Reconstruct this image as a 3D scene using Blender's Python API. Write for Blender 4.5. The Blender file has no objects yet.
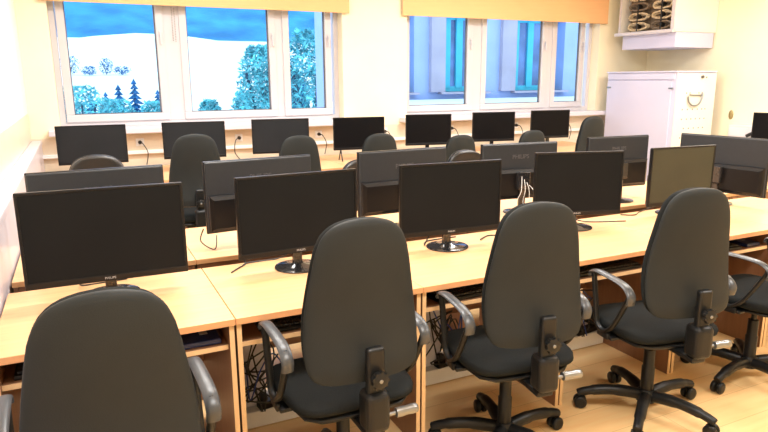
import bpy, bmesh, math, random
from mathutils import Vector, Matrix
PI = math.pi
R = math.radians
scn = bpy.context.scene
C = scn.collection

# ---------------------------------------------------------------- camera, world, lights, exposure
EYE = 1.60
def cam_setup():
    f, pit, yaw, rol = 626.76, .216037, .447638, -.0061753
    cp, sp, cy, sy = math.cos(pit), math.sin(pit), math.cos(yaw), math.sin(yaw)
    fwd = Vector((sy * cp, cy * cp, -sp))
    right = Vector((cy, -sy, 0))
    up = right.cross(fwd)
    r = right * math.cos(rol) + up * math.sin(rol)
    u = r.cross(fwd)
    cd = bpy.data.cameras.new('camera')
    cd.sensor_width = 36
    cd.lens = f / 768 * 36
    cd.clip_start = .05
    cd.clip_end = 2000
    co = bpy.data.objects.new('camera', cd)
    m = Matrix((r, u, -fwd)).transposed().to_4x4()
    m.translation = Vector((0, 0, EYE))
    co.matrix_world = m
    C.objects.link(co)
    scn.camera = co
cam_setup()

w = bpy.data.worlds.new('daylight')
scn.world = w
w.use_nodes = True
bg = w.node_tree.nodes['Background']
bg.inputs[0].default_value = (.72, .86, 1, 1)
bg.inputs[1].default_value = 2.3

LAMP = 70
def area(name, loc, sx, sy, power, col=(1, .98, .945)):
    l = bpy.data.lights.new(name, 'AREA')
    l.shape = 'RECTANGLE'
    l.size = sx
    l.size_y = sy
    l.energy = power
    l.color = col
    o = bpy.data.objects.new(name, l)
    o.location = loc
    C.objects.link(o)
    return o
LAMPS = [(1.0, .6), (4.0, .6), (1.0, 3.0), (4.0, 3.0), (1.0, 4.9), (4.0, 4.9), (6.4, 3.6)]
for lx, ly in LAMPS:
    area('ceiling_lamp_light', (lx, ly, 3.02), 1.3, .5, LAMP)

scn.view_settings.view_transform = 'Standard'
scn.view_settings.look = 'None'
scn.view_settings.gamma = 1
scn.view_settings.exposure = 0.0

# ---------------------------------------------------------------- materials
def mat(name, col, rough=.5, metal=0, spec=.5, noise=None, bump=None, emit=None):
    m = bpy.data.materials.new(name)
    m.use_nodes = True
    nt = m.node_tree
    b = nt.nodes['Principled BSDF']
    b.inputs['Base Color'].default_value = (*col, 1)
    b.inputs['Roughness'].default_value = rough
    b.inputs['Metallic'].default_value = metal
    b.inputs['Specular IOR Level'].default_value = spec
    tc = nt.nodes.new('ShaderNodeTexCoord')
    if noise:
        sc, amt, stretch = noise
        mp = nt.nodes.new('ShaderNodeMapping')
        mp.inputs['Scale'].default_value = stretch
        nt.links.new(tc.outputs['Object'], mp.inputs[0])
        n = nt.nodes.new('ShaderNodeTexNoise')
        n.inputs['Scale'].default_value = sc
        n.inputs['Detail'].default_value = 5
        nt.links.new(mp.outputs[0], n.inputs[0])
        cr = nt.nodes.new('ShaderNodeValToRGB')
        cr.color_ramp.elements[0].position = .3
        cr.color_ramp.elements[1].position = .7
        cr.color_ramp.elements[0].color = (*[c * (1 - amt) for c in col], 1)
        cr.color_ramp.elements[1].color = (*[min(1, c * (1 + amt)) for c in col], 1)
        nt.links.new(n.outputs[0], cr.inputs[0])
        nt.links.new(cr.outputs[0], b.inputs['Base Color'])
    if bump:
        sc, st = bump
        n2 = nt.nodes.new('ShaderNodeTexNoise')
        n2.inputs['Scale'].default_value = sc
        n2.inputs['Detail'].default_value = 3
        nt.links.new(tc.outputs['Object'], n2.inputs[0])
        bp = nt.nodes.new('ShaderNodeBump')
        bp.inputs['Strength'].default_value = st
        bp.inputs['Distance'].default_value = .002
        nt.links.new(n2.outputs[0], bp.inputs['Height'])
        nt.links.new(bp.outputs[0], b.inputs['Normal'])
    if emit:
        b.inputs['Emission Color'].default_value = (*emit[0], 1)
        b.inputs['Emission Strength'].default_value = emit[1]
    return m

M = {}
M['wall'] = mat('cream_wall_paint', (.93, .85, .63), .6, noise=(2.5, .03, (1, 1, 1)), bump=(60, .1))
M['wall_white'] = mat('white_wall_paint', (.93, .90, .86), .5, noise=(2.5, .03, (1, 1, 1)))
M['wall_lower'] = mat('beige_gloss_wall_paint', (.82, .70, .54), .35, noise=(3, .04, (1, 1, 1)))
M['ceil'] = mat('white_ceiling_paint', (.9, .88, .84), .8, noise=(3, .02, (1, 1, 1)))
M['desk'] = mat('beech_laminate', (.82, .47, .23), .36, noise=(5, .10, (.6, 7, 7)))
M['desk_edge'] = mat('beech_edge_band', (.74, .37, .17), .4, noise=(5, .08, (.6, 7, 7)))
M['panel'] = mat('beech_laminate_shaded', (.27, .13, .065), .45, noise=(5, .10, (7, 7, .6)))  # beech darkened: the shade under the desks is put into this colour
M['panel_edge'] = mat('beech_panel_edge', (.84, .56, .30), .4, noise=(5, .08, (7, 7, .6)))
M['pvc'] = mat('white_window_pvc', (.62, .60, .64), .3, noise=(4, .02, (1, 1, 1)))
M['pvc_grime'] = mat('grey_window_seal', (.13, .13, .15), .6, noise=(20, .1, (1, 1, 1)))
M['sill'] = mat('white_sill_paint', (.66, .63, .70), .3, noise=(4, .03, (1, 1, 1)))
M['blind'] = mat('orange_yellow_blind_fabric', (.86, .50, .24), .7, noise=(3, .03, (1, 1, 12)))
M['fabric'] = mat('charcoal_chair_fabric', (.012, .0135, .0135), .85, spec=.12, noise=(180, .22, (1, 1, 1)), bump=(350, .5))
M['shell'] = mat('charcoal_back_cover', (.021, .0235, .0235), .55, spec=.16, noise=(9, .06, (1, 1, 1)), bump=(300, .35))
M['leather'] = mat('black_leatherette', (.016, .016, .016), .32, spec=.6, noise=(30, .1, (1, 1, 1)), bump=(90, .2))
M['plastic'] = mat('black_chair_plastic', (.009, .0095, .010), .38, spec=.3, noise=(30, .08, (1, 1, 1)))
M['arm'] = mat('highlight_grey_arm_plastic', (.05, .054, .06), .34, spec=.5, noise=(25, .1, (1, 1, 1)))  # grey highlight along the arm pads is put into the colour
M['chrome'] = mat('grey_metal', (.26, .27, .28), .28, .8, noise=(20, .05, (1, 1, 1)))
M['bezel'] = mat('black_monitor_plastic', (.007, .007, .008), .32, spec=.3, noise=(40, .05, (1, 1, 1)))
M['back'] = mat('dark_grey_monitor_back', (.030, .034, .040), .42, spec=.3, noise=(40, .05, (1, 1, 1)))
M['gloss'] = mat('gloss_black_stand', (.02, .02, .022), .10, spec=.7, noise=(30, .05, (1, 1, 1)))
M['screen'] = mat('matte_black_screen', (.0125, .0135, .0145), .5, spec=.05, noise=(5, .06, (1, 1, 1)))
M['screen_grey'] = mat('matte_grey_screen', (.019, .021, .024), .5, spec=.07, noise=(5, .06, (1, 1, 1)))
M['screen_dark'] = mat('deep_black_screen', (.004, .004, .005), .4, spec=.10, noise=(5, .06, (1, 1, 1)))
M['screen_olive'] = mat('olive_grey_screen', (.060, .060, .042), .5, spec=.12, noise=(5, .06, (1, 1, 1)))
M['logo'] = mat('pale_logo_print', (.45, .46, .48), .4, noise=(20, .03, (1, 1, 1)))
M['logo_dark'] = mat('dark_embossed_logo', (.10, .10, .11), .3, noise=(20, .03, (1, 1, 1)))
M['cable'] = mat('black_cable', (.012, .012, .012), .45, noise=(30, .1, (1, 1, 1)))
M['cable_blue'] = mat('blue_cable', (.03, .07, .30), .4, noise=(30, .1, (1, 1, 1)))
M['cable_white'] = mat('white_cable', (.75, .74, .72), .4, noise=(30, .05, (1, 1, 1)))
M['coil'] = mat('beige_cable_bundle', (.58, .48, .32), .5, noise=(35, .35, (1, 1, 1)))
M['coil_dark'] = mat('brown_cable_bundle', (.20, .155, .11), .5, noise=(35, .35, (1, 1, 1)))
M['duct'] = mat('white_duct_plastic', (.88, .86, .84), .4, noise=(6, .04, (1, 1, 1)))
M['cab'] = mat('daylight_lilac_cabinet_paint', (.60, .60, .77), .4, noise=(3, .02, (1, 1, 1)))  # cool window light on the cabinet front is put into the lilac tint
M['case'] = mat('daylight_lilac_case', (.85, .83, .92), .35, noise=(4, .02, (1, 1, 1)))  # lilac white carries the daylight coming from behind the desks
M['cab_side'] = mat('off_white_cabinet_paint', (.82, .79, .72), .4, noise=(3, .02, (1, 1, 1)))  # on the floor cabinet's end, warm lamplight is put into this cream
M['hole'] = mat('dark_vent_holes', (.12, .11, .10), .7, noise=(30, .05, (1, 1, 1)))
M['mouse_blue'] = mat('navy_plastic', (.010, .025, .12), .35, noise=(30, .08, (1, 1, 1)))
M['key'] = mat('black_keycaps', (.022, .022, .024), .4, noise=(60, .1, (1, 1, 1)))
M['brass'] = mat('brass_plate', (.38, .30, .13), .35, .4, noise=(30, .08, (1, 1, 1)))
M['lampshade'] = mat('white_lamp_diffuser', (.9, .9, .88), .4, noise=(20, .01, (1, 1, 1)), emit=((1, .95, .88), 3))
M['snow'] = mat('snow', (.92, .93, .95), .7, noise=(.2, .03, (1, 1, 1)))
M['hill'] = mat('haze_blue_wooded_hill', (.045, .27, .60), .9, noise=(.06, .35, (1, 1, 2)))  # aerial haze over the distant woods is put into the blue
M['conifer'] = mat('blue_cast_conifer_needles', (.014, .14, .36), .8, noise=(3, .55, (1, 1, 1)))  # blue cast of the outdoor light is put into the needle colour
M['frost'] = mat('frosted_shrub_twigs', (.14, .50, .86), .8, noise=(1.6, .85, (1, 1, 1)))
M['bark'] = mat('bark', (.05, .07, .12), .9, noise=(8, .3, (1, 1, 1)))
M['lilac'] = mat('pale_lilac_render', (.40, .48, .80), .8, noise=(2, .06, (1, 1, 1)))
M['taupe'] = mat('taupe_render', (.46, .39, .48), .8, noise=(2, .1, (1, 1, 1)))
M['cyan'] = mat('turquoise_window_frame', (.07, .55, .72), .5, noise=(6, .08, (1, 1, 1)))
M['farpane'] = mat('dark_far_pane', (.12, .20, .42), .15, noise=(1.5, .5, (1, 1, 1)))

# floor: honey laminate boards
def floor_mat():
    m = bpy.data.materials.new('honey_laminate_floor')
    m.use_nodes = True
    nt = m.node_tree
    b = nt.nodes['Principled BSDF']
    tc = nt.nodes.new('ShaderNodeTexCoord')
    br = nt.nodes.new('ShaderNodeTexBrick')
    br.inputs['Color1'].default_value = (.93, .63, .31, 1)
    br.inputs['Color2'].default_value = (.89, .58, .27, 1)
    br.inputs['Mortar'].default_value = (.62, .38, .16, 1)
    br.inputs['Scale'].default_value = 1
    br.inputs['Mortar Size'].default_value = .0015
    br.inputs['Brick Width'].default_value = 1.2
    br.inputs['Row Height'].default_value = .19
    nt.links.new(tc.outputs['Object'], br.inputs[0])
    mp = nt.nodes.new('ShaderNodeMapping')
    mp.inputs['Scale'].default_value = (1, 9, 1)
    nt.links.new(tc.outputs['Object'], mp.inputs[0])
    n = nt.nodes.new('ShaderNodeTexNoise')
    n.inputs['Scale'].default_value = 3
    n.inputs['Detail'].default_value = 6
    nt.links.new(mp.outputs[0], n.inputs[0])
    mx = nt.nodes.new('ShaderNodeMixRGB')
    mx.blend_type = 'OVERLAY'
    mx.inputs[0].default_value = .25
    nt.links.new(br.outputs[0], mx.inputs[1])
    nt.links.new(n.outputs[0], mx.inputs[2])
    nt.links.new(mx.outputs[0], b.inputs['Base Color'])
    b.inputs['Roughness'].default_value = .28
    return m
M['floor'] = floor_mat()

def glass_mat():
    m = bpy.data.materials.new('bluish_window_glass')
    m.use_nodes = True
    nt = m.node_tree
    for n in list(nt.nodes):
        nt.nodes.remove(n)
    out = nt.nodes.new('ShaderNodeOutputMaterial')
    mix = nt.nodes.new('ShaderNodeMixShader')
    tr = nt.nodes.new('ShaderNodeBsdfTransparent')
    tr.inputs[0].default_value = (.86, .96, 1, 1)
    gl = nt.nodes.new('ShaderNodeBsdfGlossy')
    gl.inputs['Roughness'].default_value = .02
    fr = nt.nodes.new('ShaderNodeFresnel')
    fr.inputs[0].default_value = 1.12
    nt.links.new(fr.outputs[0], mix.inputs[0])
    nt.links.new(tr.outputs[0], mix.inputs[1])
    nt.links.new(gl.outputs[0], mix.inputs[2])
    nt.links.new(mix.outputs[0], out.inputs[0])
    return m
M['glass'] = glass_mat()

# ---------------------------------------------------------------- mesh helpers
def bmn():
    return bmesh.new()

def box(bm, x0, x1, y0, y1, z0, z1, bev=0, rz=0, seg=2):
    t = bmesh.new()
    bmesh.ops.create_cube(t, size=1)
    for v in t.verts:
        v.co = Vector(((x0 + x1) / 2 + v.co.x * (x1 - x0), (y0 + y1) / 2 + v.co.y * (y1 - y0), (z0 + z1) / 2 + v.co.z * (z1 - z0)))
    if bev:
        bmesh.ops.bevel(t, geom=list(t.edges), offset=bev, segments=seg, profile=.5, affect='EDGES')
    if rz:
        bmesh.ops.rotate(t, verts=t.verts, cent=((x0 + x1) / 2, (y0 + y1) / 2, 0), matrix=Matrix.Rotation(rz, 3, 'Z'))
    merge(bm, t)
    return bm

def merge(bm, t):
    me = bpy.data.meshes.new('tmp')
    t.to_mesh(me)
    t.free()
    bm.from_mesh(me)
    bpy.data.meshes.remove(me)

def spline(pts, n=6):
    pts = [Vector(p) for p in pts]
    if len(pts) < 3:
        return pts
    out = []
    P = [pts[0]] + pts + [pts[-1]]
    for i in range(1, len(P) - 2):
        a, b, c, d = P[i - 1:i + 3]
        for k in range(n):
            t = k / n
            out.append(.5 * ((2 * b) + (c - a) * t + (2 * a - 5 * b + 4 * c - d) * t * t + (3 * b - a - 3 * c + d) * t ** 3))
    out.append(pts[-1])
    return out

def tube(bm, pts, r, seg=8, smooth=True, flat=None):
    """flat=(rx, ry) makes an oval section whose wide side lies along X"""
    if smooth:
        pts = spline(pts)
    pts = [Vector(p) for p in pts]
    n = len(pts)
    rings = []
    side = None
    for i, p in enumerate(pts):
        d = (pts[min(i + 1, n - 1)] - pts[max(i - 1, 0)]).normalized()
        if flat:
            side = Vector((1, 0, 0))
            side = (side - d * side.dot(d)).normalized()
        elif side is None:
            h = Vector((0, 0, 1)) if abs(d.z) < .9 else Vector((1, 0, 0))
            side = d.cross(h).normalized()
        else:
            side = (side - d * side.dot(d)).normalized()
        up = d.cross(side)
        rr = r[i * (len(r) - 1) // max(n - 1, 1)] if isinstance(r, (list, tuple)) else r
        rx, ry = (rr, rr) if not flat else flat
        rings.append([bm.verts.new(p + side * math.cos(2 * PI * k / seg) * rx + up * math.sin(2 * PI * k / seg) * ry) for k in range(seg)])
    for a, b in zip(rings, rings[1:]):
        for k in range(seg):
            bm.faces.new((a[k], a[(k + 1) % seg], b[(k + 1) % seg], b[k]))
    bm.faces.new(rings[0][::-1])
    bm.faces.new(rings[-1])
    return bm

def lathe(bm, prof, cx=0, cy=0, cz=0, seg=24, axis='Z'):
    rings = []
    for r, h in prof:
        ring = []
        for k in range(seg):
            a = 2 * PI * k / seg
            p = (r * math.cos(a), r * math.sin(a), h)
            if axis == 'Y':
                p = (p[0], p[2], p[1])
            elif axis == 'X':
                p = (p[2], p[0], p[1])
            ring.append(bm.verts.new((cx + p[0], cy + p[1], cz + p[2])))
        rings.append(ring)
    for a, b in zip(rings, rings[1:]):
        for k in range(seg):
            bm.faces.new((a[k], a[(k + 1) % seg], b[(k + 1) % seg], b[k]))
    bm.faces.new(rings[0][::-1])
    bm.faces.new(rings[-1])
    return bm

def loft(bm, rows, K=28, p=3.0, up='Z', curve=0):
    """rows: (t, halfwidth, halfdepth, centre depth offset). up='Z': t=z, width x, depth y. up='Y': t=y, width x, depth z"""
    rings = []
    for t, hw, hd, c in rows:
        ring = []
        for k in range(K):
            a = 2 * PI * k / K
            ca, sa = math.cos(a), math.sin(a)
            x = hw * math.copysign(abs(ca) ** (2 / p), ca)
            d = c + hd * math.copysign(abs(sa) ** (2 / p), sa) + curve * x * x
            ring.append(bm.verts.new((x, d, t) if up == 'Z' else (x, t, d)))
        rings.append(ring)
    for a, b in zip(rings, rings[1:]):
        for k in range(K):
            bm.faces.new((a[k], a[(k + 1) % K], b[(k + 1) % K], b[k]))
    bm.faces.new(rings[0][::-1])
    bm.faces.new(rings[-1])
    return bm

def obj(name, bm, m, parent=None, smooth=False):
    bmesh.ops.recalc_face_normals(bm, faces=bm.faces)
    me = bpy.data.meshes.new(name)
    bm.to_mesh(me)
    bm.free()
    me.materials.append(m)
    if smooth:
        for p in me.polygons:
            p.use_smooth = True
        try:
            me.set_sharp_from_angle(angle=R(50))
        except Exception:
            pass
    o = bpy.data.objects.new(name, me)
    C.objects.link(o)
    o.parent = parent
    return o

def tag(o, label, cat, group=None, kind=None):
    o['label'] = label
    o['category'] = cat
    if group:
        o['group'] = group
    if kind:
        o['kind'] = kind
    return o

def thing(name, label, cat, loc=(0, 0, 0), rz=0, group=None):
    o = bpy.data.objects.new(name, None)
    o.empty_display_size = .1
    C.objects.link(o)
    o.location = loc
    o.rotation_euler = (0, 0, rz)
    return tag(o, label, cat, group)

def struct(name, bm, m, parent=None):
    o = obj(name, bm, m, parent)
    if parent is None:
        o['kind'] = 'structure'
    return o

KIDS = {}
def kids(o):
    return [c for c in bpy.data.objects if c.parent == o]

def dup(root, loc, rz, label, group=None, lift=0):
    def rec(o, par):
        c = o.copy()
        C.objects.link(c)
        c.parent = par
        for ch in kids(o):
            rec(ch, c)
        return c
    r = rec(root, None)
    r.location = loc
    r.rotation_euler = (0, 0, rz)
    r['label'] = label
    if group:
        r['group'] = group
    return r

def text(name, body, size, m, parent, loc, rot, ext=.0008, align='CENTER'):
    cu = bpy.data.curves.new(name, 'FONT')
    cu.body = body
    cu.size = size
    cu.extrude = ext
    cu.align_x = align
    cu.align_y = 'CENTER'
    t = bpy.data.objects.new(name + '_tmp', cu)
    C.objects.link(t)
    bpy.context.view_layer.update()
    dg = bpy.context.evaluated_depsgraph_get()
    me = bpy.data.meshes.new_from_object(t.evaluated_get(dg))
    bpy.data.objects.remove(t)
    me.materials.clear()
    me.materials.append(m)
    o = bpy.data.objects.new(name, me)
    C.objects.link(o)
    o.parent = parent
    o.location = loc
    o.rotation_euler = rot
    return o

# ================================================================ ROOM SHELL
XL, XR, YB, YF, ZC = -.43, 7.52, 6.80, -2.2, 3.10
WD = .35                                # back wall thickness
b = bmn(); box(b, XL - .2, XR + .2, YF - .2, YB + WD, -.1, 0); struct('floor', b, M['floor'])
b = bmn(); box(b, XL - .2, XR + .2, YF - .2, YB + WD, ZC, ZC + .1); struct('ceiling', b, M['ceil'])
b = bmn(); box(b, XL - .2, XL, YF, YB + WD, 0, ZC); struct('wall_left', b, M['wall_white'])
b = bmn(); box(b, XR, XR + .2, YF, YB + WD, 0, ZC); struct('wall_right', b, M['wall'])
b = bmn(); box(b, XL - .2, XR + .2, YF - .2, YF, 0, ZC); struct('wall_rear', b, M['wall'])
# back wall pierced by two windows
W1, W2 = (-.17, 2.76), (3.58, 6.58)
ZB, ZT = 1.13, 2.62
b = bmn()
for x0, x1, z0, z1 in [(XL, XR, 0, ZB), (XL, XR, ZT, ZC), (XL, W1[0], ZB, ZT), (W1[1], W2[0], ZB, ZT), (W2[1], XR, ZB, ZT)]:
    box(b, x0, x1, YB, YB + WD, z0, z1)
struct('wall_back', b, M['wall'])
b = bmn(); box(b, XL + .001, XR - .001, YB - .004, YB, 0, .885); box(b, XL + .001, XR - .001, YB - .004, YB, .9, 1.06)
struct('trim_1', b, M['wall_lower'])
b = bmn(); box(b, XL + .002, 6.58, YB - .05, YB - .005, .87, .905, .004); struct('trim_2', b, M['duct'])

# windows
def window(n, x0, x1, panes):
    root = bpy.data.objects.new('window_%d' % n, None)
    C.objects.link(root)
    root['kind'] = 'structure'
    yf = YB + .14
    f = bmn()
    t = .055
    box(f, x0, x1, yf, yf + .07, ZB, ZB + .065, .004)
    box(f, x0, x1, yf, yf + .07, ZT - .07, ZT, .004)
    box(f, x0, x0 + t, yf, yf + .07, ZB + .06, ZT - .06, .004)
    box(f, x1 - t, x1, yf, yf + .07, ZB + .06, ZT - .06, .004)
    for a, c in zip(panes, panes[1:]):
        box(f, a[1] + .065, c[0] - .065, yf - .004, yf + .066, ZB + .06, ZT - .06, .004)
    obj('frame', f, M['pvc'], root)
    for a0, a1 in panes:
        s = bmn()
        q = .075
        za, zb = 1.268, ZT - .13
        box(s, a0 - q, a1 + q, yf - .022, yf + .05, za - q, za, .008)
        box(s, a0 - q, a1 + q, yf - .022, yf + .05, zb, zb + q, .008)
        box(s, a0 - q, a0, yf - .022, yf + .05, za - .002, zb + .002, .008)
        box(s, a1, a1 + q, yf - .022, yf + .05, za - .002, zb + .002, .008)
        so = obj('sash', s, M['pvc'], root)
        g = bmn()
        for e in ((a0 - .001, a0 + .009, za, zb), (a1 - .012, a1 + .001, za, zb), (a0, a1, za - .001, za + .008), (a0, a1, zb - .008, zb)):
            box(g, e[0], e[1], yf + .008, yf + .03, e[2], e[3])
        obj('seal', g, M['pvc_grime'], so)
        p = bmn(); box(p, a0 + .004, a1 - .004, yf + .018, yf + .022, za + .003, zb - .003)
        obj('glass', p, M['glass'], so)
        h = bmn()
        hx = a1 + q / 2
        box(h, hx - .013, hx + .013, yf - .034, yf - .021, 2.02, 2.09, .004)
        box(h, hx - .010, hx + .010, yf - .056, yf - .034, 2.05, 2.072, .004)
        box(h, hx - .010, hx + .010, yf - .060, yf - .044, 1.95, 2.072, .005)
        obj('window_handle', h, M['pvc'], so)
    return root
window(1, W1[0], W1[1], [(-.035, .783), (1.085, 1.945), (2.175, 2.595)])
window(2, W2[0], W2[1], [(3.68, 4.51), (4.80, 5.70), (5.945, 6.36)])
# sills
for i, (x0, x1) in enumerate((W1, W2)):
    b = bmn()
    box(b, x0 - .10, x1 + .08, YB - .17, YB + .135, ZB - .045, ZB + .012, .008)
    struct('trim_%d' % (3 + i), b, M['sill'])

# blinds
def blind(x0, x1, zb, label):
    r = thing('roller_blind', label, 'blind', ((x0 + x1) / 2, YB - .045, zb), 0)
    hw = (x1 - x0) / 2
    b = bmn(); box(b, -hw, hw, -.002, .002, 0, 2.86 - zb); obj('blind_fabric', b, M['blind'], r)
    b = bmn(); box(b, -hw, hw, -.008, .008, -.012, .012, .004); obj('bottom_bar', b, M['blind'], r)
    b = bmn(); lathe(b, [(.035, -hw), (.035, hw)], 0, .0, 2.88 - zb, 16, 'X'); obj('roller_tube', b, M['pvc'], r)
    return r
blind(-.235, 2.83, 2.325, 'orange-yellow roller blind over the snowy hillside window')
blind(3.50, 6.67, 2.325, 'orange-yellow roller blind over the window onto the neighbouring wing')
# bead chain between the left sashes
b = bmn()
z = 2.31
while z > 1.98:
    lathe(b, [(.001, -.005), (.005, -.003), (.005, .003), (.001, .005)], .94, YB + .07, z, 6)
    lathe(b, [(.001, -.005), (.005, -.003), (.005, .003), (.001, .005)], .965, YB + .07, z - .007, 6)
    z -= .016
tag(obj('bead_chain', b, M['chrome'], None, True), 'thin beaded pull chain hanging before the middle of the left window', 'chain')

# white ledge along the left wall
b = bmn(); box(b, XL + .001, -.3385, .9, YB - .006, 1.0, 1.045, .008); box(b, XL + .001, -.345, .9, YB - .006, .0, 1.0)
struct('trim_5', b, M['sill'])
b = bmn(); box(b, XL + .0005, XL + .004, -2, YB - .006, 1.046, 1.30, .001); struct('trim_6', b, M['wall_lower'])

# ceiling lamps (fixtures hold the lights above)
first = None
for lx, ly in LAMPS:
    if first is None:
        r = thing('ceiling_lamp', 'white rectangular ceiling lamp with a glowing diffuser', 'lamp', (lx, ly, 3.03), 0, 'ceiling lamps')
        b = bmn(); box(b, -.68, .68, -.28, .28, .03, .069, .005); obj('lamp_housing', b, M['pvc'], r)
        b = bmn(); box(b, -.65, .65, -.25, .25, .005, .03, .005); obj('diffuser', b, M['lampshade'], r)
        first = r
    else:
        dup(first, (lx, ly, 3.03), 0, 'white rectangular ceiling lamp with a glowing diffuser', 'ceiling lamps')

# ================================================================ DESKS
def make_desk(W, D, label, group):
    """origin at the floor under the middle of the FRONT edge; +y runs to the back"""
    r = thing('computer_desk', label, 'desk', (0, 0, 0), 0, group)
    h = W / 2 - .0015
    b = bmn(); box(b, -h, h, .003, D, .72, .745, .002); obj('desktop', b, M['desk'], r)
    b = bmn(); box(b, -h, h, 0, .003, .7205, .7445); obj('edge_band', b, M['desk_edge'], r)
    for s in (-1, 1):
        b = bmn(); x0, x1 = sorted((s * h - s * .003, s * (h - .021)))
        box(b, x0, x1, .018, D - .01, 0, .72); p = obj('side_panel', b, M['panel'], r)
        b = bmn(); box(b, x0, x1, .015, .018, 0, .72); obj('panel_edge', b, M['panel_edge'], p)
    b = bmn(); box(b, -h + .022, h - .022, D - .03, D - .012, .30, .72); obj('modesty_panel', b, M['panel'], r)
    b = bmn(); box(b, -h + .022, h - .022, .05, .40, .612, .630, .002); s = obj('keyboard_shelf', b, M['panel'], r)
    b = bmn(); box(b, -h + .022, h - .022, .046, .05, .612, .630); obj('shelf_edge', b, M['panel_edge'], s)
    return r

FR = 2.18                                  # front edge of the first row
J0, DW = -.342, .785
RB = 3.735                                 # front edge (window side) of the second row
row1 = 'desks of the front row'
where1 = ['beech computer desk in the front row, first from the left wall',
          'beech computer desk in the front row, second from the left wall',
          'beech computer desk in the front row, third from the left wall',
          'beech computer desk in the front row, under the olive-grey screen',
          'beech computer desk in the front row, just right of the olive-grey screen',
          'beech computer desk in the front row, farthest right']
D1 = .70
proto = make_desk(DW - .006, D1, where1[0], row1)
proto.location = (J0 + DW / 2 + .003, FR, 0)
protob = make_desk(DW, D1, where1[1], row1)
protob.location = (J0 + DW * 1.5, FR, 0)
for i in range(2, 6):
    dup(protob, (J0 + DW * (i + .5), FR, 0), 0, where1[i], row1)
ords = ['first', 'second', 'third', 'fourth', 'fifth', 'sixth', 'seventh']
for i in range(7):
    dup(proto if i == 0 else protob, (J0 + DW * (i + .5) + (.003 if i == 0 else 0), RB, 0), PI, 'beech desk of the second row behind the front row, %s from the left' % ords[i], 'desks of the second row')
p3 = make_desk(.90, 1.04, 'beech desk under the windows, first from the left wall', 'desks under the windows')
p3.location = (-.335 + .45, 5.70, 0)
for i in range(1, 7):
    dup(p3, (-.33 + .9 * (i + .5), 5.70, 0), 0, 'beech desk under the windows, %s from the left wall' % ords[i], 'desks under the windows')

# ================================================================ CHAIRS
def bw(t):
    P = [(0, .14), (.010, .168), (.03, .189), (.06, .202), (.11, .210), (.2, .213), (.3, .212), (.42, .206), (.55, .195), (.7, .180), (.8, .168), (.87, .154), (.92, .137), (.955, .114), (.98, .085), (.993, .055), (1, .025)]
    for (a, x), (c, y) in zip(P, P[1:]):
        if t <= c:
            return x + (y - x) * (t - a) / (c - a)
    return P[-1][1]
TS = [0, .004, .010, .015, .03, .05, .085, .12, .17, .22, .28, .33, .39, .45, .52, .58, .64, .7, .75, .8, .84, .88, .91, .94, .96, .975, .985, .993, .998, 1]
def lean(t):
    return -.262 + .055 * t + .018 * math.sin(t * PI * 1.6)

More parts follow.
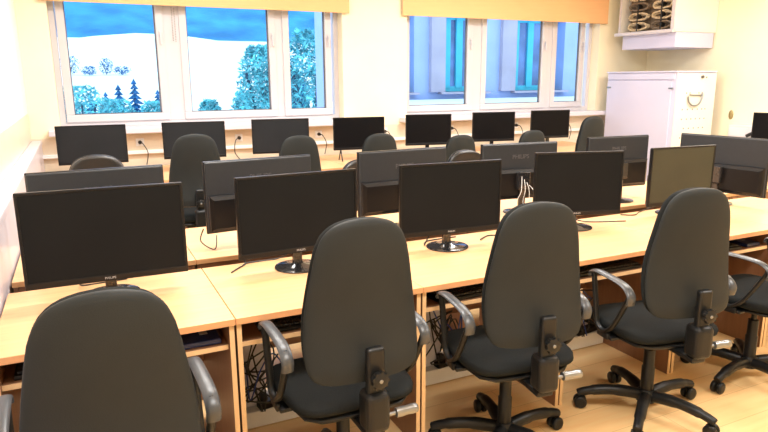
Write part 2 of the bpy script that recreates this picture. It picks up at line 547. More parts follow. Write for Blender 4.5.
def make_chair(label, cover):
    r = thing('office_chair', label, 'chair')
    # five-spoke base
    b = bmn(); lathe(b, [(.03, .06), (.045, .065), (.045, .11), (.035, .125)], seg=20); hub = obj('base_hub', b, M['plastic'], r, True)
    for k in range(5):
        a = R(83 + 72 * k)
        d = Vector((math.cos(a), math.sin(a), 0))
        b = bmn()
        tube(b, [d * .03 + Vector((0, 0, .095)), d * .15 + Vector((0, 0, .105)), d * .26 + Vector((0, 0, .092)), d * .32 + Vector((0, 0, .072))], [.028, .025, .021, .018], 10)
        s = obj('spoke', b, M['plastic'], r, True)
        b = bmn()
        n = Vector((-d.y, d.x, 0))
        c = d * .305 + Vector((0, 0, .031))
        for side in (-1, 1):
            t = bmesh.new()
            lathe(t, [(.014, -.012), (.027, -.011), (.031, -.006), (.031, .006), (.027, .011), (.014, .012)], seg=16, axis='Y')
            bmesh.ops.rotate(t, verts=t.verts, cent=(0, 0, 0), matrix=Matrix.Rotation(math.atan2(n.y, n.x) - PI / 2, 3, 'Z'))
            bmesh.ops.translate(t, verts=t.verts, vec=c + n * side * .016)
            merge(b, t)
        tube(b, [c + Vector((0, 0, .0)), c + Vector((0, 0, .05))], .008, 8, False)
        obj('caster', b, M['plastic'], s, True)
    b = bmn()
    lathe(b, [(.030, .11), (.030, .24), (.026, .245), (.026, .33)], seg=18)
    lathe(b, [(.014, .33), (.014, .42)], seg=14)
    obj('gas_column', b, M['plastic'], r, True)
    # mechanism under the seat
    b = bmn(); box(b, -.09, .09, -.12, .12, .395, .43, .01); box(b, -.035, .035, -.31, -.08, .405, .43, .008); obj('tilt_mechanism', b, M['plastic'], r)
    # seat
    b = bmn()
    rows = []
    for t in [0, .01, .03, .07, .13, .2, .3, .4, .5, .6, .7, .8, .87, .93, .97, .99, 1]:
        e = (1 - abs(2 * t - 1) ** 5) ** .45 if 0 < t < 1 else .0
        y = -.215 + .46 * t
        rows.append((y, max(.06, .248 * (.55 + .45 * e) * (1 if t > .5 else .93 + .14 * t)), max(.006, .037 * e), .480 - .012 * max(0, t - .8) * 5))
    loft(b, rows, 32, 3.4, 'Y')
    obj('seat', b, cover, r, True)
    b = bmn()
    loft(b, [(-.205, .09, .004, .442), (-.195, .16, .012, .442), (-.15, .205, .014, .442), (0, .228, .014, .442), (.15, .215, .014, .442), (.215, .16, .012, .442), (.225, .08, .004, .442)], 28, 3.6, 'Y')
    obj('seat_pan', b, M['plastic'], r, True)
    # backrest (front cushion) and rear cover
    Z0, ZH = .603, .547
    b = bmn()
    rows = []
    for t in TS:
        wd = bw(t)
        e = min(1, (wd / .09)) ** .6 * min(1, .35 + t * 10)
        rows.append((Z0 + ZH * t, wd * .985, .026 * e, lean(t) + .03))
    loft(b, rows, 32, 3.0, 'Z', .8)
    obj('backrest', b, cover, r, True)
    b = bmn()
    rows = []
    for t in TS:
        wd = bw(t)
        e = min(1, (wd / .11)) ** .6 * min(1, .35 + t * 8)
        rows.append((Z0 - .004 + (ZH + .008) * t, wd, .020 * e, lean(t)))
    loft(b, rows, 40, 2.5, 'Z', .8)
    obj('back_cover', b, M['shell'] if cover != M['leather'] else M['plastic'], r, True)
    # bracket carrying the back
    b = bmn()
    box(b, -.032, .032, -.318, -.285, .54, .735, .012, seg=3)
    box(b, -.045, .045, -.340, -.250, .430, .580, .026, seg=4)
    br = obj('back_bracket', b, M['plastic'], r)
    b = bmn()
    prof = []
    lathe(b, [(.024, -.352), (.028, -.349), (.028, -.333), (.022, -.330), (.020, -.31)], 0, 0, .632, 18, 'Y')
    for k in range(9):
        a = 2 * PI * k / 9
        lathe(b, [(.006, -.351), (.006, -.334)], .027 * math.cos(a), 0, .632 + .027 * math.sin(a), 6, 'Y')
    obj('height_knob', b, M['plastic'], br, True)
    b = bmn(); lathe(b, [(.006, -.354), (.007, -.353), (.007, -.350)], 0, 0, .632, 12, 'Y'); obj('knob_cap', b, M['chrome'], br, True)
    b = bmn(); lathe(b, [(.007, .03), (.007, .075), (.017, .078), (.018, .10), (.016, .12), (.018, .14), (.017, .158), (.012, .162)], 0, -.30, .475, 14, 'X')
    obj('tension_lever', b, M['chrome'], r, True)
    # armrests
    for s in (-1, 1):
        x = s * .262
        b = bmn()
        tube(b, [(x, .105, .712), (x, .085, .62), (x, .068, .54), (x, .05, .480), (x, .0, .462), (x, -.055, .495), (x, -.10, .56), (x, -.145, .64), (x, -.165, .685), (x, -.15, .71)], .015, 10, True, (.014, .010))
        for yy in (.0,):
            box(b, *sorted((x, s * .17)), -.06, .05, .432, .448, .004)
            box(b, x - .008, x + .008, -.04, .04, .43, .46, .004)
        a = obj('armrest', b, M['plastic'], r, True)
        b = bmn()
        tube(b, [(x, .118, .695), (x, .110, .716), (x, .07, .727), (x, .0, .728), (x, -.09, .724), (x, -.145, .712), (x, -.178, .682), (x, -.172, .645)], .02, 12, True, (.022, .009))
        obj('arm_pad', b, M['arm'], a, True)
    return r

g1 = 'office chairs at the front row of desks'
c_first = make_chair('charcoal office chair nearest the camera at lower left, before the first desk', M['fabric'])
c_first.location = (-.005, 1.845, 0)
c_first.rotation_euler = (0, 0, R(2))
c_first['group'] = g1
def shift_upper(root, dz):
    for ch in kids(root):
        if not ch.name.startswith(('base_hub', 'spoke', 'gas_column')):
            ch.location.z += dz
c_plain = None
def turn_base(root, deg):
    for ch in kids(root):
        if ch.name.startswith(('base_hub', 'spoke')):
            ch.rotation_euler = (0, 0, R(deg))
for (x, y, a, dz, turn, lb) in [
        (.805, 2.055, 0, .0, 0, 'charcoal office chair in the front row, second from the left, before the second desk'),
        (1.555, 2.029, -8, -.008, 0, 'charcoal office chair in the front row, between the round-footed screen and its right neighbour'),
        (2.350, 1.965, -11, -.008, 0, 'charcoal office chair in the front row, in front of the olive-grey screen'),
        (3.14, 1.985, 6, 0, 28, 'charcoal office chair cut off by the right edge of the photo')]:
    t = dup(c_first, (x, y, 0), R(a), lb, g1)
    c_plain = c_plain or t
    shift_upper(t, dz)
    turn_base(t, turn)
for ch in kids(c_first):
    if ch.name.startswith(('backrest', 'back_cover', 'back_bracket', 'tension_lever')):
        ch.location = (0, -.050, -.045)
g3 = 'office chairs at the desks under the windows'
for (x, y, a, dz, lb) in [
        (.79, 5.20, -2, .04, 'tall dark office chair behind the left second-row monitor back with lettering'),
        (1.72, 5.50, 0, -.035, 'dark office chair before the third screen under the windows'),
        (2.50, 5.50, 2, -.05, 'dark office chair before the fourth screen under the windows, below the wall pier'),
        (3.40, 5.52, 3, -.105, 'dark office chair before the fifth screen under the windows'),
        (4.29, 5.52, 4, -.095, 'low dark office chair between the sixth and seventh screens under the windows'),
        (4.98, 5.38, 6, .035, 'dark office chair at the right end of the window row, beside the pale cabinet')]:
    shift_upper(dup(c_plain, (x, y, 0), R(a), lb, g3), dz)
g2 = 'black chairs on the far side of the second row'
c_l = make_chair('glossy black chair behind the two leftmost screens, facing the camera', M['leather'])
c_l.location = (.07, 4.10, 0)
c_l.rotation_euler = (0, 0, PI)
c_l['group'] = g2
shift_upper(c_l, -.01)
shift_upper(dup(c_l, (1.86, 4.05, 0), PI, 'glossy black chair facing the camera behind the second-row screen left of centre', g2), -.13)
shift_upper(dup(c_l, (2.76, 4.05, 0), R(175), 'glossy black chair facing the camera between two second-row monitor backs at centre', g2), -.11)

# ================================================================ MONITORS
def make_monitor(label, screen, stand='round', W=.57, H=.366, zb=.080, front_logo=True, back_logo=False, group=None):
    """origin on the desk under the neck; screen faces -y"""
    r = thing('monitor', label, 'monitor', group=group)
    hw = W / 2
    b = bmn()
    bz = .011
    lo = .026
    y0, y1 = -.055, -.036
    box(b, -hw, hw, y0, y1, zb, zb + lo, .003)
    box(b, -hw, hw, y0, y1, zb + H - bz, zb + H, .003)
    box(b, -hw, -hw + bz, y0, y1, zb + lo - .003, zb + H - bz + .003, .002)
    box(b, hw - bz, hw, y0, y1, zb + lo - .003, zb + H - bz + .003, .002)
    obj('bezel', b, M['bezel'], r)
    b = bmn(); box(b, -hw + bz - .002, hw - bz + .002, y0 + .003, y0 + .010, zb + lo - .002, zb + H - bz + .002); sc = obj('screen', b, screen, r)
    b = bmn()
    box(b, -hw + .004, hw - .004, y0 + .012, -.026, zb + .004, zb + H - .004, .006)
    bc = obj('back_cover', b, M['back'], r)
    b = bmn()
    # thicker lower electronics housing with sloping top
    v = []
    for (y, zt, zl, ins) in [(-.028, .200, .012, .010), (-.012, .195, .016, .016), (.0, .175, .03, .035)]:
        v.append([b.verts.new(p) for p in ((-hw + ins, y, zb + zl), (hw - ins, y, zb + zl), (hw - ins, y, zb + zt), (-hw + ins, y, zb + zt))])
    for a, c in zip(v, v[1:]):
        for k in range(4):
            b.faces.new((a[k], a[(k + 1) % 4], c[(k + 1) % 4], c[k]))
    b.faces.new(v[0]); b.faces.new(v[-1])
    obj('electronics_housing', b, M['bezel'], r)
    if stand == 'round':
        b = bmn()
        box(b, -.042, .042, -.004, .034, zb + .07, zb + .185, .006)
        box(b, -.022, .022, -.012, .014, .012, zb + .07, .006)
        obj('neck', b, M['gloss'], r)
        b = bmn()
        lathe(b, [(.108, 0), (.110, .003), (.108, .007), (.085, .012), (.035, .016), (.026, .022), (.02, .022)], 0, -.01, 0, 36)
        obj('stand_base', b, M['gloss'], r, True)
    else:
        for s in (-1, 1):
            b = bmn()
            x = s * hw * .72
            tube(b, [(x, -.12, .005), (x, -.045, zb + .01)], .006, 8, False)
            tube(b, [(x, .05, .005), (x, -.045, zb + .01)], .006, 8, False)
            obj('foot', b, M['bezel'], r, True)
    if front_logo:
        text('logo', 'PHILIPS', .013, M['logo'], r, (0, y0 - .0005, zb + .013), (PI / 2, 0, 0))
    if back_logo:
        text('logo', 'PHILIPS', .038, M['logo_dark'], r, (0, -.0255, zb + .275), (PI / 2, 0, PI))
    return r

T = .745
ga = 'front-row monitors facing the camera'
mA = make_monitor('large black screen nearest the camera at the far left of the front row', M['screen'], W=.60, H=.378, zb=.070, group=ga)
mA.location = (.052, 2.69, T); mA.rotation_euler = (0, 0, R(-1.5))
mA2 = make_monitor('black front-row screen behind the second office chair from the left', M['screen'], group=ga)
mA2.location = (.852, 2.71, T); mA2.rotation_euler = (0, 0, R(2))
dup(mA2, (1.655, 2.70, T), R(-4), 'black front-row screen at centre with its round glossy foot in full view', ga)
m = make_monitor('black front-row screen just left of the olive-grey screen', M['screen'], W=.53, group=ga)
m.location = (2.535, 2.74, T); m.rotation_euler = (0, 0, R(-17))
m = make_monitor('olive-grey screen in the front row, nearly square as seen, foot hidden by the chair', M['screen_olive'], W=.51, H=.368, zb=.065, front_logo=False, group=ga)
m.location = (3.365, 2.74, T); m.rotation_euler = (0, 0, R(-5))
gb = 'second-row monitors seen from the back'
mB = make_monitor('dark monitor back just above the far-left front screen', M['screen'], group=gb, back_logo=True, W=.585, H=.37, zb=.085)
mB.location = (.05, 3.13, T); mB.rotation_euler = (0, 0, R(182))
dup(mB, (.825, 3.17, T), R(185), 'dark monitor back with lettering in the second row, left of the second front screen', gb)
dup(mB, (1.67, 3.17, T), R(182), 'dark monitor back between the second and third front screens', gb)
mB2 = make_monitor('dark monitor back with lettering between the third and fourth front screens', M['screen'], group=gb, back_logo=True, W=.55, H=.362, zb=.085)
mB2.location = (2.52, 3.20, T); mB2.rotation_euler = (0, 0, R(173))
mB3 = make_monitor('dark monitor back between the fourth front screen and the olive-grey one', M['screen'], group=gb, back_logo=True, W=.515, H=.362, zb=.09)
mB3.location = (3.38, 3.21, T); mB3.rotation_euler = (0, 0, R(174))
t = make_monitor('dark monitor turned sideways at the right edge, back to the camera', M['screen'], W=.62, H=.385, zb=.075)
t.location = (3.89, 2.84, T); t.rotation_euler = (0, 0, R(97))
gc = 'monitors in the row under the windows'
YM = 6.19
mC = make_monitor('dark grey screen at the far left of the window row', M['screen_grey'], front_logo=False, zb=.125, H=.343, group=gc)
mC.location = (.085, YM, T); mC.rotation_euler = (0, 0, R(-2))
dup(mC, (.97, YM, T), R(-7), 'dark grey screen under the first window mullion, behind the tall chair', gc)
dup(mC, (1.815, YM, T), R(-10), 'dark grey screen under the narrow pane of the left window', gc)
mD = make_monitor('black screen on two splayed feet below the wall pier between the windows', M['screen_dark'], 'feet', front_logo=False, zb=.115, W=.56, H=.343, group=gc)
mD.location = (2.67, YM, T); mD.rotation_euler = (0, 0, R(-9))
mE = make_monitor('black screen below the left pane of the right window', M['screen_dark'], front_logo=False, zb=.12, W=.53, H=.343, group=gc)
mE.location = (3.52, YM, T); mE.rotation_euler = (0, 0, R(-13))
dup(mE, (4.40, YM, T), R(-13), 'black screen below the middle pane of the right window', gc)
dup(mE, (5.24, YM, T), R(-10), 'black screen at the right end of the window row', gc)

# ================================================================ KEYBOARDS, PADS ON THE SHELVES
def make_keyboard(label):
    r = thing('keyboard', label, 'keyboard', group='keyboards on the front-row shelves')
    b = bmn(); box(b, -.22, .22, -.07, .07, 0, .018, .005); obj('keyboard_body', b, M['bezel'], r)
    b = bmn()
    for j in range(5):
        for i in range(20):
            box(b, -.208 + i * .0208, -.191 + i * .0208, -.058 + j * .0235, -.039 + j * .0235, .018, .026)
    obj('keys', b, M['key'], r)
    return r
kb = None
klab = ['black keyboard on the shelf of the first front-row desk', 'black keyboard on the shelf behind the second chair', 'black keyboard on the shelf behind the third chair', 'black keyboard on the shelf behind the fourth chair', 'black keyboard on the shelf at the right edge of the photo']
for i in range(5):
    loc = (J0 + DW * (i + .5) - .06 + (.0 if i else -.05), FR + .135, .631)
    if kb is None:
        kb = make_keyboard(klab[0]); kb.location = loc
    else:
        dup(kb, loc, R(random.Random(i).uniform(-3, 3)), klab[i], 'keyboards on the front-row shelves')
for x, lb in ((.345, 'navy blue box lying at the right end of the first desk\'s keyboard shelf'), (3.465, 'navy blue box on the keyboard shelf at the right edge')):
    r = thing('blue_case', lb, 'case', (x, FR + .15, .631))
    b = bmn(); box(b, -.09 if x < 1 else -.06, .055, -.085, .12, 0, .022, .006); obj('case_body', b, M['mouse_blue'], r)
    b = bmn(); box(b, -.015, .015, -.02, .02, .022, .024, .0005); obj('case_mark', b, M['logo'], r)

# ================================================================ UNDER-DESK DUCTS, CASES, CABLES
rnd = random.Random(4)
dl = ['second', 'third', 'fourth', 'fifth']
for i in range(1, 5):
    x0, x1 = J0 + DW * i + .03, J0 + DW * (i + 1) - .03
    xo = x0 + (.05, .23, .41, .41)[i - 1]          # where the clutter sits on this duct
    b = bmn(); box(b, x0, x1, 2.66, 2.855, .002, .085, .006)
    d = tag(obj('cable_duct', b, M['duct']), 'white floor duct under the %s front-row desk' % dl[i - 1], 'duct', 'floor ducts under the front row')
    # small pale computer case standing on the duct
    r = thing('computer_case', 'small pale computer case on the floor duct under the %s front-row desk' % dl[i - 1], 'computer', (xo + .10, 2.77, .0855), 0, 'computer cases under the front row')
    b = bmn(); box(b, -.05, .05, -.06, .08, 0, .44, .006); obj('case_shell', b, M['case'], r)
    b = bmn(); box(b, -.045, .045, -.064, -.0605, .01, .43, .003); obj('case_front', b, M['case'], r)
    b = bmn(); lathe(b, [(.008, -.068), (.008, -.0642)], 0, 0, .38, 12, 'Y'); obj('power_button', b, M['chrome'], r)
    # power strip
    r = thing('power_strip', 'black power strip on the floor duct under the %s front-row desk' % dl[i - 1], 'power strip', (xo + .20, 2.69, .086), R(8), 'power strips under the front row')
    b = bmn(); box(b, -.10, .10, -.025, .025, 0, .035, .006); s = obj('strip_body', b, M['bezel'], r)
    for k in range(4):
        b = bmn(); lathe(b, [(.016, .035), (.016, .037)], -.072 + k * .048, 0, 0, 14); obj('socket', b, M['plastic'], r)
    b = bmn(); box(b, -.09, -.055, -.018, .018, .037, .075, .008); obj('plug', b, M['cable'], r)
    # tangle of individually drawn cables
    for k in range(6):
        b = bmn()
        y = 2.60 + rnd.uniform(-.03, .05)
        zz = .12
        pts = [(xo + rnd.uniform(.02, .12), 2.66, .12 + rnd.uniform(.2, .40))]
        for q in range(4):
            pts.append((xo + rnd.uniform(.0, .22), rnd.uniform(2.58, 2.68), .12 + rnd.uniform(0, .30)))
        pts.append((xo + rnd.uniform(.10, .30), 2.62, .10))
        tube(b, pts, .0038, 6)
        cm, cn = ((M['cable_blue'], 'blue') if k == 4 else (M['cable'], 'black'))
        tag(obj('cable', b, cm, None, True), '%s cable in the tangle under the %s front-row desk' % (cn, dl[i - 1]), 'cable', '%s cables tangled under the %s front desk' % (cn, dl[i - 1]))

# monitor cables lying on the tops
def cable(pts, label, m='cable', r=.0035, group=None):
    b = bmn(); tube(b, pts, r, 6)
    return tag(obj('cable', b, M[m], None, True), label, 'cable', group)
cable([(.62, 2.87, .80), (.64, 2.85, .752), (.60, 2.80, .749), (.55, 2.74, .749)], 'short black cable end lying between the first two front screens')
cable([(.90, 2.72, .86), (.86, 2.80, .80), (.80, 2.86, .751), (.66, 2.86, .749), (.62, 2.82, .749)], 'black cable from the second front screen across the desk')
cable([(.52, 3.23, .85), (.50, 3.21, .79), (.56, 3.17, .751), (.59, 3.26, .80)], 'black cable looping on the second row beside the left monitor back')
cable([(1.60, 2.72, .86), (1.58, 2.75, .80), (1.56, 2.76, .751), (1.62, 2.83, .749), (1.80, 2.84, .749)], 'black cable behind the round glossy foot')
cable([(1.88, 2.72, .751), (1.98, 2.78, .749), (2.06, 2.72, .749), (2.00, 2.66, .749)], 'thin black cable loop on the desk right of the centre screen')
for k in range(5):
    cable([(2.44 + k * .02, 3.10, 1.0 - .02 * k), (2.40 + k * .03, 3.05, .92), (2.36 + .05 * k, 3.04, .84), (2.42 + .03 * k, 3.00 + .01 * k, .755)], 'pale cable in the bunch below the logo monitor back between the third and fourth screens', 'cable_white', .0016, 'pale cables below the monitor back')
cable([(2.55, 2.76, .85), (2.60, 2.80, .78), (2.70, 2.78, .751), (2.92, 2.70, .749)], 'thin black cable across the desk right of the fourth front screen')
cable([(3.02, 2.84, .751), (3.10, 2.80, .749), (3.22, 2.86, .749), (3.35, 2.80, .80)], 'reddish-dark cable running to the olive-grey screen')
cable([(.02, 2.72, .86), (-.02, 2.78, .80), (-.06, 2.84, .751), (.12, 2.86, .749)], 'black cable behind the foot of the far-left front screen')
# mark sheet / glossy reflection strip left to light; wall sockets with plugs behind the window row
for x, zz, lb in [(.53, .985, 'white wall socket left of the second window-row screen'), (1.53, .985, 'white wall socket right of the tall chair'), (2.44, .985, 'white wall socket left of the splayed-foot screen'),
                  (3.27, .985, 'white wall socket left of the fifth window-row screen'), (4.20, .985, 'white wall socket between the fifth and sixth window-row screens'), (5.20, .985, 'white wall socket between the sixth and seventh window-row screens'),
                  (6.02, .985, 'white wall socket right of the last window-row screen')]:
    r = thing('wall_socket', lb, 'socket', (x, YB - .005, zz), 0, 'wall sockets under the windows')
    b = bmn(); box(b, -.04, .04, -.012, 0, -.04, .04, .004); obj('socket_plate', b, M['duct'], r)
    b = bmn(); lathe(b, [(.021, -.0125), (.021, -.0122)], 0, 0, 0, 18, 'Y'); obj('socket_well', b, M['wall_lower'], r)
    r = thing('power_plug', lb.replace('white wall socket', 'black power plug with cable'), 'plug', (x, YB - .0185, zz), 0, 'black plugs under the windows')
    b = bmn(); lathe(b, [(.019, 0), (.019, -.02), (.011, -.045), (.006, -.05)], 0, 0, 0, 12, 'Y'); obj('plug_body', b, M['cable'], r)
    b = bmn(); tube(b, [(0, -.045, 0), (.02, -.075, -.01), (.06, -.08, -.10), (.04, -.07, -.22)] if x != 1.53 else [(0, -.045, 0), (-.05, -.06, -.02), (-.07, -.08, -.14), (-.02, -.07, -.22)], .0045, 6)
    obj('plug_cable', b, M['cable'], r, True)

# ================================================================ CABINETS ON THE RIGHT
def pale_cabinet():
    r = thing('floor_cabinet', 'tall pale grey floor cabinet in the far right corner with a drilled end panel', 'cabinet', (6.6, 5.5, 0))
    L, Dp, Hh = 1.12, .72, 1.67
    b = bmn(); box(b, .02, Dp, .004, L, .04, Hh - .02, .004); obj('cabinet_body', b, M['cab'], r)
    b = bmn(); box(b, -.012, Dp, -.012, L + .005, Hh - .02, Hh, .004); obj('cabinet_top', b, M['cab'], r)
    b = bmn(); box(b, .04, Dp - .02, .02, L - .02, 0, .04); obj('plinth', b, M['hole'], r)
    b = bmn(); box(b, 0, .019, .06, L - .01, .06, Hh - .115, .004); d = obj('door', b, M['cab'], r)
    b = bmn(); box(b, 0, .019, .02, L - .01, Hh - .105, Hh - .025, .003); obj('top_rail', b, M['cab'], r)
    for y in (.075, L - .03):
        for z in (1.45, .30):
            b = bmn(); box(b, -.012, -.0005, y - .05, y + .02, z, z + .02, .003); obj('hinge', b, M['chrome'], d)
    b = bmn(); box(b, .02, Dp, -.008, .003, .05, Hh - .03, .002); e = obj('end_panel', b, M['cab_side'], r)
    b = bmn()
    for z, xs in ((1.40, (.20, .26, .42, .48)), (1.20, (.15, .24, .33, .42, .50, .56)), (1.08, (.15, .24, .32, .40, .48, .56)), (.965, (.2, .29, .38, .47, .55)), (.85, (.15, .24, .32, .40, .48, .56)), (.7, (.2, .29, .38, .47, .55))):
        for x in xs:
            lathe(b, [(.009, -.0095), (.009, -.0082)], x, 0, z, 10, 'Y')
    obj('drill_holes', b, M['hole'], e)
    b = bmn(); lathe(b, [(.018, -.030), (.020, -.026), (.020, -.012), (.012, -.0085)], .45, 0, 1.595, 14, 'Y'); obj('lock_knob', b, M['hole'], e, True)
    b = bmn(); lathe(b, [(.010, -.016), (.010, -.0085)], .53, 0, 1.59, 12, 'Y'); obj('screw', b, M['chrome'], e, True)
    return r
pale_cabinet()
b = bmn()
tube(b, [(6.82, 5.478, 1.36), (6.83, 5.470, 1.29), (6.90, 5.466, 1.245), (7.0, 5.466, 1.26), (7.06, 5.470, 1.34), (7.07, 5.478, 1.395)], .010, 8)
tube(b, [(6.84, 5.478, 1.38), (6.90, 5.474, 1.375), (7.07, 5.478, 1.37)], .007, 8)
tag(obj('cable_loop', b, M['chrome'], None, True), 'grey cable loop hanging on the end panel of the pale cabinet', 'cable')

def hanging_cabinet():
    r = thing('wall_cabinet', 'off-white wall-hung cabinet near the ceiling, open front full of coiled cables', 'cabinet', (6.75, 5.72, 2.15))
    L, Dp, Hh = .90, XR - 6.75 - .002, .88
    b = bmn()
    box(b, 0, Dp, 0, L, 0, .03, .004); box(b, 0, Dp, 0, L, Hh - .03, Hh, .004)
    box(b, .0, Dp, L - .03, L, .028, Hh - .028, .003)
    box(b, Dp - .03, Dp, .028, L - .028, .028, Hh - .028)
    obj('cabinet_body', b, M['cab_side'], r)
    b = bmn(); box(b, 0, Dp, -.004, .03, .028, Hh - .028, .003); obj('end_panel', b, M['cab_side'], r)
    b = bmn(); box(b, -.05, .0, -.02, L + .03, -.012, .03, .004); box(b, -.012, .0, .0, .05, .03, Hh, .003); box(b, -.012, 0, L - .03, L, .03, Hh, .003); box(b, -.012, 0, .05, L - .03, Hh - .04, Hh, .003)
    obj('front_frame', b, M['pvc'], r)
    b = bmn(); box(b, .05, Dp - .02, .01, L - .03, -.19, -.0005, .006); obj('underside_tray', b, M['cab'], r)
    return r
hanging_cabinet()
k = 0
rnd = random.Random(9)
posn = ['lowest', 'second', 'third', 'fourth', 'topmost']
for j in range(5):
    for side in (0, 1):
        y0 = 5.72 + (.10 if side == 0 else .48)
        y1 = y0 + .30
        z = 2.25 + .125 * j
        b = bmn()
        nl = 3
        for q in range(nl):
            xx = 6.80 + .025 * q + rnd.uniform(-.004, .004)
            dz = .045 - .008 * q
            pts = []
            for s in range(17):
                a = 2 * PI * s / 16
                cy_ = (y0 + y1) / 2 + ((y1 - y0) / 2) * math.copysign(abs(math.cos(a)) ** .7, math.cos(a)) + rnd.uniform(-.006, .006)
                pts.append((xx + rnd.uniform(-.006, .006), cy_, z + dz * math.sin(a) + rnd.uniform(-.004, .004)))
            tube(b, pts, .011, 7)
        cw = thing('cable_coil', 'beige coiled cable in the open wall cabinet, %s on the %s side' % (posn[j], 'near' if side == 0 else 'far'), 'cable coil', (0, 0, 0), 0, 'coiled cables in the wall cabinet')
        obj('coil', b, M['coil'] if (j + side) % 3 else M['coil_dark'], cw, True)
        b = bmn(); lathe(b, [(.02, -.012), (.02, .012)], 6.825, (y0 + y1) / 2, z - .04, 10, 'Y')
        box(b, 6.785, 6.865, (y0 + y1) / 2 - .012, (y0 + y1) / 2 + .012, z - .058, z + .058, .006)
        obj('tie', b, M['cable'], cw)
b = bmn(); box(b, 6.92, 6.935, 5.755, 6.585, 2.182, 2.99)
tag(obj('backboard', b, M['coil_dark']), 'dark brown backing board inside the open wall cabinet', 'board')

# right wall bits
r = thing('wall_plate', 'small oval brass-coloured plate on the cream right wall', 'plate', (XR - .001, 5.38, 1.12))
b = bmn(); lathe(b, [(.033, -.012), (.040, -.006), (.040, 0)], 0, 0, 0, 20, 'X')
bmesh.ops.scale(b, vec=(1, .8, 1.5), verts=b.verts)
obj('plate_face', b, M['brass'], r, True)
r = thing('trunking_box', 'long white trunking box on the right wall', 'box', (XR - .10, 5.0, .84))
b = bmn(); box(b, 0, .099, -1.3, .33, 0, .16, .008); obj('box_body', b, M['pvc'], r)
b = bmn(); box(b, -.004, -.0005, -1.28, .31, .03, .135, .002); obj('box_lid', b, M['sill'], r)
r = thing('wall_plug', 'black power plug on the long white trunking box', 'plug', (XR - .106, 4.98, .90))
b = bmn(); tube(b, [(0, 0, .02), (-.02, 0.02, .01), (-.035, .07, -.02)], .02, 10); obj('plug_body', b, M['cable'], r, True)
# table with a screen at the right edge
r = thing('side_table', 'white-topped side table along the right wall, mostly hidden behind the turned monitor', 'table', (7.13, 4.35, 0))
b = bmn(); box(b, -.28, .28, -.75, .75, .70, .73, .004); obj('tabletop', b, M['pvc'], r)
for sx in (-1, 1):
    for sy in (-1, 1):
        b = bmn(); box(b, sx * .24 - .02, sx * .24 + .02, sy * .70 - .02, sy * .70 + .02, 0, .70, .003); obj('leg', b, M['chrome'], r)
t = dup(mE, (7.12, 4.49, .731), R(-75), 'black screen on the side table at the extreme right edge of the photo')
if 'group' in t: del t['group']
# brown fitting at the top left corner on the left wall
r = thing('wall_bracket', 'small brown fitting on the left wall at the top left corner of the photo', 'bracket', (XL + .0005, 4.1, 2.12))
b = bmn(); box(b, 0, .012, -.04, .04, -.05, .12, .004); tube(b, [(.012, 0, .05), (.05, 0, .04), (.06, 0, -.02), (.03, 0, -.05)], .010, 8); obj('bracket_hook', b, M['coil_dark'], r, True)

# ================================================================ OUTDOORS
def terrain(name, fn, x0, x1, nx, ny, m, label):
    b = bmn()
    vs = [[b.verts.new(fn(x0 + (x1 - x0) * i / nx, j / ny)) for i in range(nx + 1)] for j in range(ny + 1)]
    for j in range(ny):
        for i in range(nx):
            b.faces.new((vs[j][i], vs[j][i + 1], vs[j + 1][i + 1], vs[j + 1][i]))
    o = obj(name, b, m, None, True)
    o['kind'] = 'structure'
    return o
def snow_fn(x, t):
    y = 8.0 + t * t * 292
    z = -3.6 + max(0, y - 30) * .0835 + .25 * math.sin(x * .05 + y * .03)
    return (x * (1 + t * 4), y, z)
terrain('snow_ground', snow_fn, -60, 90, 50, 40, M['snow'], '')
def hill_fn(x, t):
    y = 300 + t * 260
    z = 18.5 + t * 150 + 6 * math.sin(x * .013) * t + 3 * math.sin(x * .05 + 9 * t)
    return (x, y, z)
terrain('wooded_hill', hill_fn, -420, 900, 80, 14, M['hill'], '')

def conifer(x, y, z0, h, seed, label, m='conifer'):
    rn = random.Random(seed)
    r = thing('fir_tree', label, 'tree', (x, y, z0), rn.uniform(0, 6), 'fir trees beyond the left window')
    b = bmn(); lathe(b, [(.03 * h, 0), (.006 * h, h * .97)], seg=7); obj('trunk', b, M['bark'], r)
    b = bmn()
    n = 11
    for k in range(n):
        t = k / n
        zt = h * (.12 + .86 * t)
        rad = h * .23 * (1 - t) ** .85 + .02 * h
        br = 13
        for q in range(br):
            a = 2 * PI * (q + rn.random() * .6) / br
            rr = rad * rn.uniform(.7, 1.12)
            d = Vector((math.cos(a), math.sin(a), 0))
            s = Vector((-d.y, d.x, 0)) * rr * .20
            top = Vector((0, 0, zt + h * .07))
            tip = d * rr + Vector((0, 0, zt - rr * .28))
            mid = d * rr * .55 + Vector((0, 0, zt))
            v = [b.verts.new(p) for p in (top, mid + s, tip, mid - s, mid + Vector((0, 0, -h * .03)))]
            for f in ((0, 1, 2), (0, 2, 3), (4, 2, 1), (4, 3, 2), (0, 4, 1), (0, 3, 4)):
                b.faces.new([v[i] for i in f])
    obj('needles', b, M[m], r)
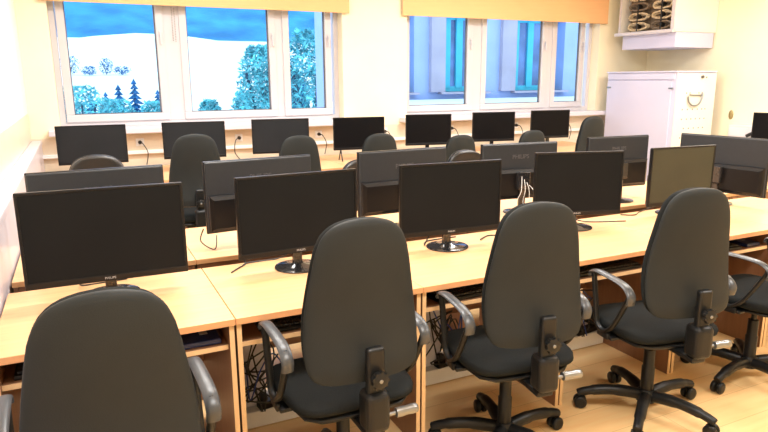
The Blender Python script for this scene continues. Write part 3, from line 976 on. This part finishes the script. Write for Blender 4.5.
def shrub(x, y, z0, h, wd, seed, label, m='frost', group='frosted shrubs beyond the left window', cat='shrub'):
    rn = random.Random(seed)
    r = thing('frosted_shrub' if cat == 'shrub' else 'bare_tree', label, cat, (x, y, z0), 0, group)
    b = bmn()
    for k in range(5):
        a = rn.uniform(0, 6.28)
        tube(b, [(0, 0, 0), (math.cos(a) * wd * .12, math.sin(a) * wd * .12, h * .4), (math.cos(a) * wd * .3, math.sin(a) * wd * .3, h * .8)], .012 * h, 5)
    obj('stems', b, M['bark'], r)
    b = bmn()
    for k in range((260 if m == 'conifer' else 1500) if h < 5 else 4200):
        a, u, v = rn.uniform(0, 2 * PI), rn.random() ** .5, rn.uniform(-1, 1)
        rad = wd / 2 * u * math.sqrt(max(0, 1 - v * v * .8))
        c = Vector((math.cos(a) * rad, math.sin(a) * rad, h * (.55 + .45 * v)))
        d = Vector((rn.uniform(-1, 1), rn.uniform(-1, 1), rn.uniform(-.4, 1))).normalized() * .17
        s = d.cross(Vector((rn.uniform(-1, 1), rn.uniform(-1, 1), rn.uniform(-1, 1)))).normalized() * .05
        vs = [b.verts.new(p) for p in (c - d, c + s, c + d, c - s)]
        b.faces.new(vs)
    obj('twigs', b, M[m], r)
firs = [(2.4, 43.6, 3.8, 'slim fir tree, left of the pair in the left pane'), (3.5, 45.6, 4.0, 'slim fir tree, right of the pair in the left pane'),
        (5.0, 46, 3.2, 'fir tree at the right edge of the left pane'), (-.6, 40, 3.9, 'fir tree at the left edge of the left pane'),
        (.75, 43.5, 3.3, 'low fir tree second from the left edge of the left pane'), (1.75, 47, 3.0, 'short fir tree left of the slim pair in the left pane')]
for i, (x, y, h, lb) in enumerate(firs):
    conifer(x, y, -3.6 + max(0, y - 30) * .0835 + .1, h, i + 3, lb)
for i, (x, y, h, wd, lb) in enumerate([
        (.1, 36, 4.4, 3.0, 'frosted turquoise shrub at the lower left of the left pane'),
        (1.9, 38, 3.5, 2.4, 'frosted turquoise shrub below the slim pair of firs'),
        (4.15, 41, 3.0, 2.0, 'frosted turquoise shrub at the lower right of the left pane'),
        (7.7, 42, 2.9, 1.6, 'small frosted shrub at the bottom middle of the second pane'),
        (9.9, 42, 3.3, 1.7, 'frosted shrub at the bottom of the second pane, beside the tall bare tree')]):
    shrub(x, y, -3.6 + max(0, y - 30) * .0835, h, wd, i + 20, lb)
shrub(8.9, 33, -3.3, 6.6, 3.0, 51, 'tall frosted tree at the right edge of the second pane', 'frost', 'tall frosted trees', 'tree')
shrub(9.2, 26, -3.6, 7.2, 3.2, 52, 'tall frosted tree filling the narrow third pane', 'frost', 'tall frosted trees', 'tree')
shrub(12.2, 39, -2.9, 5.0, 2.4, 53, 'dark bluish bush between the two tall frosted trees', 'conifer', 'tall frosted trees', 'tree')
for i, (x, y, h, wd) in enumerate([(-.6, 101, 2.6, 3.4), (1.9, 100, 1.3, 2.2), (4.2, 101, 2.3, 2.0), (6.3, 101, 1.2, 2.6)]):
    shrub(x, y, -3.6 + (y - 30) * .0835, h, wd, i + 70, 'small dark far bush on the snowy slope, %s from the left' % ords[i], 'conifer', 'far bushes on the slope')

# neighbouring wing of the building seen through the right window
YW = 13.0
r = thing('neighbour_building', 'pale lilac neighbouring wing with turquoise-framed windows seen through the right window', 'building', (4.9, YW, 0))
b = bmn()
def ex(bm, x0, x1, y0, y1, z0, z1):
    box(bm, x0 - 4.9, x1 - 4.9, y0 - YW, y1 - YW, z0, z1)
for x0, x1 in ((4.9, 5.6), (7.03, 7.72), (9.0, 9.5), (11.42, 14.0)):
    ex(b, x0, x1, YW, YW + .595, 1.281, 3.049)
ex(b, 4.9, 14, YW, YW + .6, -3, 1.28)
ex(b, 4.9, 14, YW, YW + .6, 3.05, 6)
ex(b, 4.9, 14, YW + .6, YW + .7, -3, 6)
obj('outer_wall', b, M['lilac'], r)
for x0, x1 in ((7.42, 7.80), (9.40, 9.82)):
    b = bmn(); ex(b, x0, x1, YW - .12, YW + .3, 1.28, 3.05); obj('pilaster', b, M['taupe'], r)
for x0, x1, mull in ((5.6, 7.03, (6.3,)), (7.72, 9.0, (8.08, 8.42)), (9.82, 11.42, (10.1, 10.55))):
    b = bmn()
    ex(b, x0, x1, YW + .30, YW + .38, 1.28, 1.40); ex(b, x0, x1, YW + .30, YW + .38, 2.95, 3.05)
    ex(b, x0, x0 + .12, YW + .30, YW + .38, 1.36, 3.0); ex(b, x1 - .12, x1, YW + .30, YW + .38, 1.36, 3.0)
    for q in mull:
        ex(b, q - .09, q + .09, YW + .28, YW + .38, 1.36, 3.0)
    f = obj('window_frame', b, M['cyan'], r)
    b = bmn(); ex(b, x0 + .1, x1 - .1, YW + .34, YW + .36, 1.36, 3.0); obj('pane', b, M['farpane'], f)
    b = bmn(); ex(b, x0 - .05, x1 + .05, YW - .18, YW + .3, 1.23, 1.28); obj('sill', b, M['taupe'], f)
b = bmn(); box(b, 4.9, 14, 8.2, YW - .2, .97, 1.12, .02)
tag(obj('porch_roof', b, M['snow']), 'snow-covered low flat roof between the two wings', 'roof')
bpy.data.objects['porch_roof'].location = (0, 0, 0)
b = bmn(); box(b, 5.1, 13.8, 8.4, YW - .3, -3.6, .97); struct('porch_wall', b, M['lilac'])
